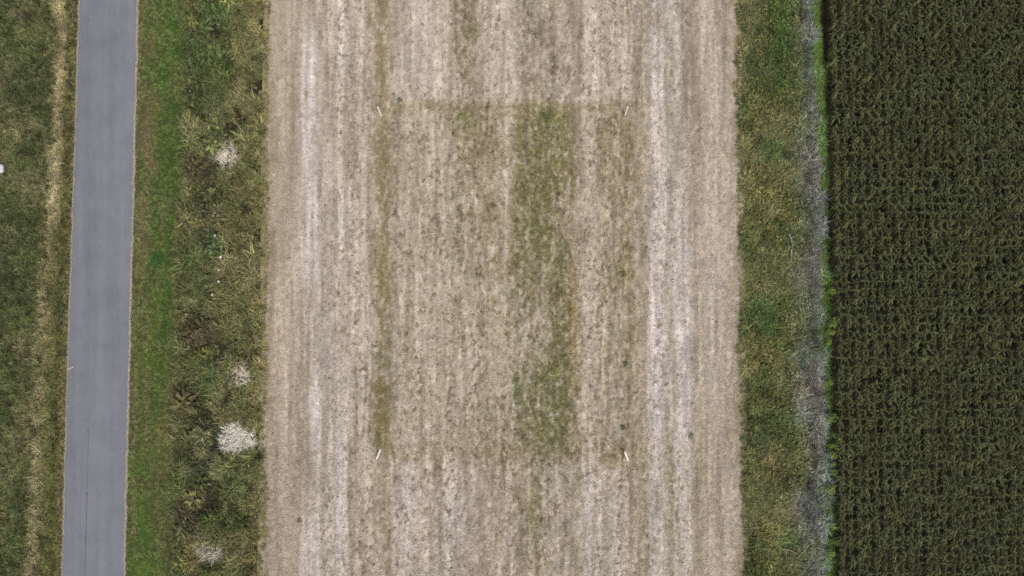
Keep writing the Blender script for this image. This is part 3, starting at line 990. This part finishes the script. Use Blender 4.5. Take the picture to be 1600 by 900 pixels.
NE = 2200
y = rng.uniform(-28, 28, NE)
lft = rng.random(NE) < .5
off = np.abs(rng.normal(0, .14, NE)) + .22 * np.clip(sample(N_med, np.where(lft, -19.5, 18.2), y), 0, 2) * rng.random(NE)
x = np.where(lft, flx(y) + off, frx(y) - off)
zz = np.where(off > .15, .045, 0)
cc = np.where(lft[:, None], sample(LV_COL, flx(y) - .4, y), sample(RM_COL, frx(y) + .4, y))
scatter("field_edge_grass", np.stack([x, y, zz], -1), rng.uniform(0, 6.28, len(x)), rng.uniform(.3, .75, len(x)),
        vary(lin(cc) * ALB * 1.9, .2), g_mid)
# gravel along the road edges
bm = bmesh.new(); bmesh.ops.create_icosphere(bm, subdivisions=1, radius=.03)
for v in bm.verts: v.co = v.co * random.uniform(.7, 1.3); v.co.z *= .6
me = bpy.data.meshes.new("pebble"); bm.to_mesh(me); bm.free()
me.materials.append(M_stone_i)
ta = me.attributes.new("tone", 'FLOAT', 'POINT'); ta.data.foreach_set("value", [1.0] * len(me.vertices))
peb = bpy.data.objects.new("pebble", me)
y = rng.uniform(-28, 28, 5200)
side = rng.random(len(y)) < .55
x = np.where(side, lx_(y) - np.abs(rng.normal(0, .09, len(y))) + .06, rx_(y) + np.abs(rng.normal(0, .08, len(y))) - .03)
scatter("edge_gravel", np.stack([x, y, np.full(len(x), .06)], -1), rng.uniform(0, 6.28, len(x)), rng.uniform(.5, 1.4, len(x)),
        vary(np.repeat(lin((180, 172, 158))[None] * .6, len(x), 0), .2, .03), [peb])

# ------------------------------------------------------------------ maize
M_maize = own_plant_material("maize_leaves", .22, (1.0, 0.88, 0.84, 1))
LEAF_A, LEAF_B, STALK, TASSEL = lin((69, 78, 49)), lin((83, 89, 60)), lin((78, 82, 48)), lin((140, 126, 88))


def maize_mesh(seed):
    r = np.random.default_rng(seed)
    V, F, C = [], [], []
    hgt = 1.4
    for s in range(2):                                     # stalk, two tapering lengths
        z0, z1 = s * hgt / 2, (s + 1) * hgt / 2
        b0 = len(V)
        for z, rad in ((z0, .018 - .006 * s), (z1, .012 - .006 * s)):
            for q in range(5):
                V.append((rad * math.cos(q * 1.2566), rad * math.sin(q * 1.2566), z)); C.append(STALK)
        for q in range(5): F.append((b0 + q, b0 + (q + 1) % 5, b0 + 5 + (q + 1) % 5, b0 + 5 + q))
    for k_ in range(17):                                   # alternate arching leaves
        z = .55 + .78 * k_ / 16 + r.uniform(-.04, .04)
        az = k_ * math.pi * .5 + r.normal(0, .5)
        L = r.uniform(.36, .55) * (1 - .35 * max(0, k_ - 13) / 3); w = r.uniform(.065, .10)
        th = r.uniform(.7, 1.0)
        p = np.array([0, 0, z]); dh = np.array([math.cos(az), math.sin(az), 0]); sd = np.array([-math.sin(az), math.cos(az), 0])
        L *= 1.14 if abs(math.sin(az)) > .7 else .82      # leaves lie mostly along the row
        tw = r.uniform(-.4, .4)
        c0 = LEAF_A + (LEAF_B - LEAF_A) * r.random(); c0 = c0 * r.uniform(.65, 1.35)
        if r.random() < .12: c0 = c0 * np.array((1.5, 1.25, 1.0))
        b0 = len(V)
        for s in range(6):
            q = s / 5
            ww = w * .5 * (math.sin(math.pi * min(1, .18 + q * .82)) ** .6 if q < 1 else .08)
            s2 = sd * math.cos(tw * q) + np.array([0, 0, math.sin(tw * q)])
            V += [p - s2 * ww + np.array([0, 0, .3 * ww]), p, p + s2 * ww + np.array([0, 0, .3 * ww])]
            C += [c0, c0 * 1.25, c0]
            if s:
                i_ = b0 + 3 * s
                F += [(i_ - 3, i_ - 2, i_ + 1, i_), (i_ - 2, i_ - 1, i_ + 2, i_ + 1)]
            p = p + (dh * math.sin(th) + np.array([0, 0, math.cos(th)])) * L / 5
            th += .33 * r.uniform(.7, 1.3)
    for k_ in range(7):                                    # tassel
        az = k_ * .9; th = .15 + .5 * r.random() if k_ else 0.0
        p0 = np.array([0, 0, hgt - .02]); L = r.uniform(.14, .24)
        d_ = np.array([math.cos(az) * math.sin(th), math.sin(az) * math.sin(th), math.cos(th)])
        s_ = np.array([-math.sin(az), math.cos(az), 0]) * .008
        b0 = len(V)
        V += [p0 - s_, p0 + s_, p0 + d_ * L + s_, p0 + d_ * L - s_]; C += [TASSEL] * 4
        F.append((b0, b0 + 1, b0 + 2, b0 + 3))
    return mesh_np("maize_plant", V, F, M_maize, attrs={"col": ('FLOAT_COLOR', np.array(C) * ALB)})


maize = [maize_mesh(s) for s in range(40, 46)]
PITCH = 0.655
spots = []
ncols = int((47.5 - 24.6) / PITCH)
for ci_ in range(ncols):
    for ri in range(int(57 / PITCH)):
        y = -28.3 + ri * PITCH + rng.normal(0, .045)
        x = float(mzx(y)) + .50 + ci_ * PITCH + rng.normal(0, .025)
        spots.append((x, y, rng.normal(0, .16) + math.pi * rng.integers(0, 2), rng.uniform(.85, 1.12)))
spots = np.array(spots)
vis = (np.abs(spots[:, 1]) < 21.6) & (spots[:, 0] < 38.5)
dist = np.hypot(spots[:, 0], spots[:, 1]) + np.where(vis, 0, 1000)
order = np.argsort(dist)
for k_ in order[:300]:
    x, y, rz, s = spots[k_]
    o = link(bpy.data.objects.new("maize_plant", maize[k_ % 6]))
    o.location = (x, y, 0); o.rotation_euler = (0, 0, rz); o.scale = (s, s, s)
    tag(o, "dark green maize plant in the dense crop rows on the right side", "maize plant", "maize plants in the crop rows")
rest = spots[order[300:]]
srcs = [bpy.data.objects.new("maize_source", m_) for m_ in maize]
scatter("maize_crop", np.stack([rest[:, 0], rest[:, 1], np.zeros(len(rest))], -1), rest[:, 2], rest[:, 3],
        np.ones((len(rest), 3)), srcs)

# ------------------------------------------------------------------ marker posts
M_white, n, l, b = new_mat("white_paint", 0.6, 0.3)
tc = n.new("ShaderNodeTexCoord")
s1 = noise_node(n, l, tc.outputs["Object"], 8.0, 4.0)
l.new(mix_col(n, l, (.74, .70, .64, 1), (.86, .83, .78, 1), s1), b.inputs["Base Color"])


def post(inner, outer, label):
    hh = 1.9
    base = at(*inner); top = at(*outer, hh)
    ax = top - base
    L = ax.length
    bm = bmesh.new()
    rr2 = .062
    rings = [(-.25, rr2), (L - .06, rr2), (L - .015, rr2 * .8), (L, rr2 * .35)]
    vs = []
    for z, r_ in rings:
        vs.append([bm.verts.new((r_ * math.cos(q * math.pi / 6), r_ * math.sin(q * math.pi / 6), z)) for q in range(12)])
    for A, B in zip(vs[:-1], vs[1:]):
        for q in range(12): bm.faces.new((A[q], A[(q + 1) % 12], B[(q + 1) % 12], B[q]))
    bm.faces.new(vs[-1]); bm.faces.new(list(reversed(vs[0])))
    me = bpy.data.meshes.new("marker_post"); bm.to_mesh(me); bm.free()
    me.materials.append(M_white)
    o = link(bpy.data.objects.new("marker_post", me))
    o.location = base
    o.rotation_euler = ax.to_track_quat('Z', 'Y').to_euler()
    tag(o, label, "post", "white marker posts at the plot corners")


post((595.4, 180.5), (590.3, 167.3), "white marker post at the top left plot corner, beside the brown track")
post((976.2, 180.0), (980.8, 167.0), "white marker post at the top right plot corner, near the bare pale scrape")
post((588.4, 716.5), (594.2, 702.8), "white marker post at the bottom left plot corner, below the olive track end")
post((981.4, 719.8), (976.3, 706.3), "white marker post at the bottom right plot corner, below the dark round weed")

# ------------------------------------------------------------------ single plants and objects
M_own = own_plant_material("weed_leaves", .05)


def own_plant(name, geo, rgb, px, py_, z0, label, cat, group=None, rz=None, sc=1.0, tip_rgb=None, k_=1.25):
    V, F, T = geo
    c = lin(rgb)[None] * T[:, None] * ALB * k_
    me = mesh_np(name, V, F, M_own, attrs={"col": ('FLOAT_COLOR', np.clip(c, 0, .9))})
    o = link(bpy.data.objects.new(name, me))
    o.location = (float(wx(px)), float(wy(py_)), z0)
    o.rotation_euler = (0, 0, rng.uniform(0, 6.28) if rz is None else rz)
    o.scale = (sc, sc, sc) if not isinstance(sc, tuple) else sc
    return tag(o, label, cat, group)


# pale bleached grass clumps at the field edge
def clump(px, py_, w, h, n_, hh, rgb, label, seed, wid=.022):
    r = np.random.default_rng(seed)
    Vs, Fs, Ts, b0 = [], [], [], 0
    for q in range(n_):
        ang = r.uniform(0, 6.28); rad = r.random() ** .6 * 1.02
        V, F, T = blades(9, .12, hh, wid * .95, (.2, 1.1), 1.3, 3, seed=seed * 100 + q, tone=(.5, 1.25))
        V = V * r.uniform(.6, 1.1)
        V = V + np.array([w / 2 * rad * math.cos(ang), h / 2 * rad * math.sin(ang), 0])
        Vs.append(V); Fs += [tuple(i + b0 for i in f_) for f_ in F]; Ts.append(T); b0 += len(V)
    return own_plant("pale_grass_clump", (np.concatenate(Vs), Fs, np.concatenate(Ts)), rgb, px, py_, 0, label, "grass clump",
                     "pale grass clumps along the field edge", rz=0, k_=1.5)


clump(372, 685, 2.9, 2.7, 150, .6, (204, 198, 186), "largest and whitest round clump of bleached grass beside the field edge", 1, .05)
clump(378, 586, 1.9, 1.9, 44, .65, (222, 210, 186), "broken ring-like pale grass clump above the largest white clump", 2, .028)
clump(358, 245, 2.3, 1.7, 50, .8, (222, 210, 192), "wispy whitish grass clump nearest the top of the verge", 3, .03)
clump(330, 862, 2.4, 2.1, 48, .8, (194, 186, 170), "greyish feathery grass clump near the bottom of the verge", 4, .026)
clump(343, 583, .5, 2.0, 8, .6, (160, 154, 138), "narrow grey streak of dead grass left of the ring-like pale clump", 5, .026)
clump(276, 668, .7, .6, 7, .35, (160, 142, 116), "small brownish dry grass clump beside the mown grass", 6, .026)

# white flower heads
M_flower, n, l, b = new_mat("white_petals", 0.8, 0.1)
tc = n.new("ShaderNodeTexCoord")
s1 = noise_node(n, l, tc.outputs["Object"], 30.0)
l.new(mix_col(n, l, (.50, .50, .46, 1), (.66, .66, .62, 1), s1), b.inputs["Base Color"])
M_stem, n, l, b = new_mat("green_stem", 0.8, 0.1)
tc = n.new("ShaderNodeTexCoord")
s1 = noise_node(n, l, tc.outputs["Object"], 12.0)
l.new(mix_col(n, l, c4((76, 88, 44)), c4((96, 104, 60)), s1), b.inputs["Base Color"])


def umbel(px, py_, r0, label, hh=.75):
    p = at(px, py_, hh)
    root = link(bpy.data.objects.new("white_flower", None)); root.empty_display_size = .1
    root.location = (p.x, p.y, 0)
    tag(root, label, "flower", "white flower heads in the verge")
    V, F = [], []
    for z, r_ in ((0, .012), (hh, .007)):
        for q in range(6): V.append((r_ * math.cos(q * 1.047), r_ * math.sin(q * 1.047), z))
    for q in range(6): F.append((q, (q + 1) % 6, 6 + (q + 1) % 6, 6 + q))
    obj_np("stem", V, F, M_stem, parent=root)
    V, F = [], []
    for q in range(22):
        ang = q * 2.4; rad = r0 * math.sqrt(q / 22)
        cx, cy, cz = rad * math.cos(ang), rad * math.sin(ang), hh + .03 - rad * .2
        b0 = len(V)
        V.append((cx, cy, cz + .012))
        for e in range(6): V.append((cx + .024 * math.cos(e * 1.047), cy + .024 * math.sin(e * 1.047), cz))
        for e in range(6): F.append((b0, b0 + 1 + e, b0 + 1 + (e + 1) % 6))
    obj_np("flower_head", V, F, M_flower, parent=root)


umbel(344.5, 401.5, .09, "largest white flower head, just below the bluish green weed")
umbel(341.5, 422, .05, "small white flower head, second below the bluish green weed")
umbel(341.5, 440, .065, "small round white flower head, third below the bluish green weed")
umbel(331.5, 461, .06, "lowest white flower head of the row in the tall weeds")
umbel(336, 368, .05, "white flower head above the bluish green weed")

# green weeds standing alone in the stubble
GW = "single weeds in the stubble"
for px, py_, rgb, r_, lab in (
        (625, 157, (66, 88, 62), .26, "small blue green weed in pale stubble right of the top left post"),
        (973, 667, (62, 74, 46), .24, "dark round weed in the stubble above the bottom right post"),
        (1079, 680, (96, 96, 78), .28, "grey green weed on the bleached strip near the right headland"),
        (806, 343, (80, 88, 52), .40, "dark weed at the left edge of the green strip, level with the upper middle"),
        (469, 812, (104, 92, 68), .26, "dull brown dried weed in the left headland near the bottom"),
        (973, 428, (92, 98, 54), .36, "olive weed on the brown line at the right side of the plot"),
        (977, 568, (84, 94, 60), .30, "green weed low on the brown line at the right side of the plot"),
        (718, 182, (92, 106, 58), .40, "green weed patch just inside the upper plot edge, left of centre"),
        (855, 184, (96, 106, 64), .42, "bright weed tuft at the top of the broad green strip"),
        (807, 612, (88, 104, 60), .46, "bright green weed patch at the left edge of the lower green strip"),
        (806, 596, (94, 108, 66), .34, "upper tip of the bright green weeds left of the lower green strip")):
    own_plant("green_weed", leafy(46, r_, .14, .12, .05, seed=int(px)), rgb, px, py_, .05, lab, "weed", GW,
              sc=(1, 1.7, 1) if px in (807,) else 1.0, rz=0)
own_plant("green_weed", leafy(60, .45, .6, .22, .09, seed=901), (74, 92, 62), 340, 387, 0,
          "bluish green leafy weed among the verge weeds, above the white flowers", "weed", "leafy weeds in the verge")
own_plant("green_weed", leafy(50, .4, .2, .15, .07, seed=902), (66, 98, 46), 246, 406, 0,
          "low bright green weed at the edge of the mown grass", "weed", "leafy weeds in the verge")

# lime green weeds between the margin and the first maize row
LW = [(1305, 82), (1309, 95), (1301, 97), (1308, 70), (1313, 284), (1312, 322), (1315, 368), (1312, 388), (1305, 508), (1303, 520),
      (1302, 536), (1308, 500), (1307, 652), (1303, 657), (1310, 683), (1306, 699), (1316, 690), (1308, 713), (1331, 712), (1307, 727),
      (1309, 741), (1308, 764), (1312, 851), (1307, 826), (1310, 700), (1302, 770), (1303, 600), (1304, 455), (1306, 870)]
for k_, (px, py_) in enumerate(LW):
    p = at(px, py_, 1.3)
    o = own_plant("lime_weed", leafy(34, .24, 1.5, .26, .10, seed=300 + k_), (100, 118, 52), 800, 450, 0,
                  "lime green leafy weed standing at the edge of the dark maize", "weed", "lime green weeds at the maize edge", sc=float(rng.uniform(.6, .9)))
    o.location = (p.x, p.y, 0)

# white stone at the left edge
M_rock, n, l, b = new_mat("pale_stone", 0.9, 0.15)
tc = n.new("ShaderNodeTexCoord")
s1 = noise_node(n, l, tc.outputs["Object"], 5.0, 5.0)
l.new(mix_col(n, l, (.36, .38, .37, 1), (.58, .60, .59, 1), s1), b.inputs["Base Color"])


def stone(px, py_, r_, label, name="white_stone", cat="stone", z=.12, mat=M_rock, seed=1):
    rr3 = random.Random(seed)
    bm = bmesh.new(); bmesh.ops.create_icosphere(bm, subdivisions=3, radius=r_)
    for v in bm.verts:
        q = v.co.normalized()
        kk = 1 + .12 * math.sin(3 * q.x + 1 + seed) * math.cos(4 * q.y) + .06 * math.sin(9 * q.z + 5 * q.x) + rr3.uniform(-.015, .015)
        v.co = v.co * kk; v.co.z *= .7
    for f_ in bm.faces: f_.smooth = True
    me = bpy.data.meshes.new(name); bm.to_mesh(me); bm.free(); me.materials.append(mat)
    o = link(bpy.data.objects.new(name, me)); p = at(px, py_, z); o.location = (p.x, p.y, z)
    return tag(o, label, cat)


stone(-1, 263, .38, "rounded white stone lying in the meadow at the left picture edge", z=.3)

# pale scrap lying on the road edge
M_scrap, n, l, b = new_mat("pale_scrap", 0.9, 0.1)
tc = n.new("ShaderNodeTexCoord")
s1 = noise_node(n, l, tc.outputs["Object"], 14.0, 4.0)
l.new(mix_col(n, l, c4((146, 142, 128), ALB), c4((186, 180, 166), ALB), s1), b.inputs["Base Color"])
x, y = float(wx(112)), float(wy(574.5))
outl = [(-.28, -.10), (-.05, -.16), (.02, -.04), (.24, .02), (.2, .13), (.02, .07), (-.08, .02)]
V = [(x + p[0], y + p[1], ZR + .012) for p in outl] + [(x + p[0], y + p[1], ZR + .04) for p in outl]
F = [tuple(range(7, 14))] + [(i, (i + 1) % 7, 7 + (i + 1) % 7, 7 + i) for i in range(7)]
o = obj_np("asphalt_scrap", V, F, M_scrap)
tag(o, "pale broken scrap lying on the left edge of the road", "scrap")

# dead branches in the right margin
M_wood, n, l, b = new_mat("bleached_wood", 0.9, 0.1)
tc = n.new("ShaderNodeTexCoord")
s1 = noise_node(n, l, tc.outputs["Object"], 9.0, 4.0)
l.new(mix_col(n, l, c4((140, 126, 106), ALB), c4((176, 164, 148), ALB), s1), b.inputs["Base Color"])


def branch(lines, label, z=.5):
    V, F = [], []
    for pts, r0 in lines:
        P = [at(px, py_, z + .05 * math.sin(px)) for px, py_ in pts]
        for i_, p in enumerate(P):
            t_ = (P[min(i_ + 1, len(P) - 1)] - P[max(i_ - 1, 0)]).normalized()
            u = t_.cross(Vector((0, 0, 1))).normalized(); w_ = u.cross(t_)
            r_ = r0 * (1 - .75 * i_ / (len(P) - 1))
            b0 = len(V)
            for q in range(6):
                v = p + u * r_ * math.cos(q * 1.047) + w_ * r_ * math.sin(q * 1.047); V.append(tuple(v))
            if i_:
                for q in range(6): F.append((b0 - 6 + q, b0 - 6 + (q + 1) % 6, b0 + (q + 1) % 6, b0 + q))
    o = obj_np("dead_branch", V, F, M_wood, smooth=True)
    tag(o, label, "branch", "dead branches in the right margin")


branch([([(1233, 366), (1236, 372), (1238, 381), (1238, 392)], .05), ([(1236, 372), (1240, 370), (1243, 366)], .03)],
       "short pale dead branch between green weeds and grey grass, upper right margin")
branch([([(1236, 372 + 18), (1237, 400), (1236, 410)], .06)], "brownish dead stalk just below the short pale branch")
branch([([(1223, 858), (1230, 859), (1238, 861), (1245, 865), (1251, 870)], .045), ([(1230, 859), (1228, 866), (1229, 874)], .025)],
       "long pale dead branch across the margin near the bottom of the picture")
branch([([(1242, 585), (1245, 589), (1247, 594)], .05)], "short white twig at the edge of the brownish grass patch")
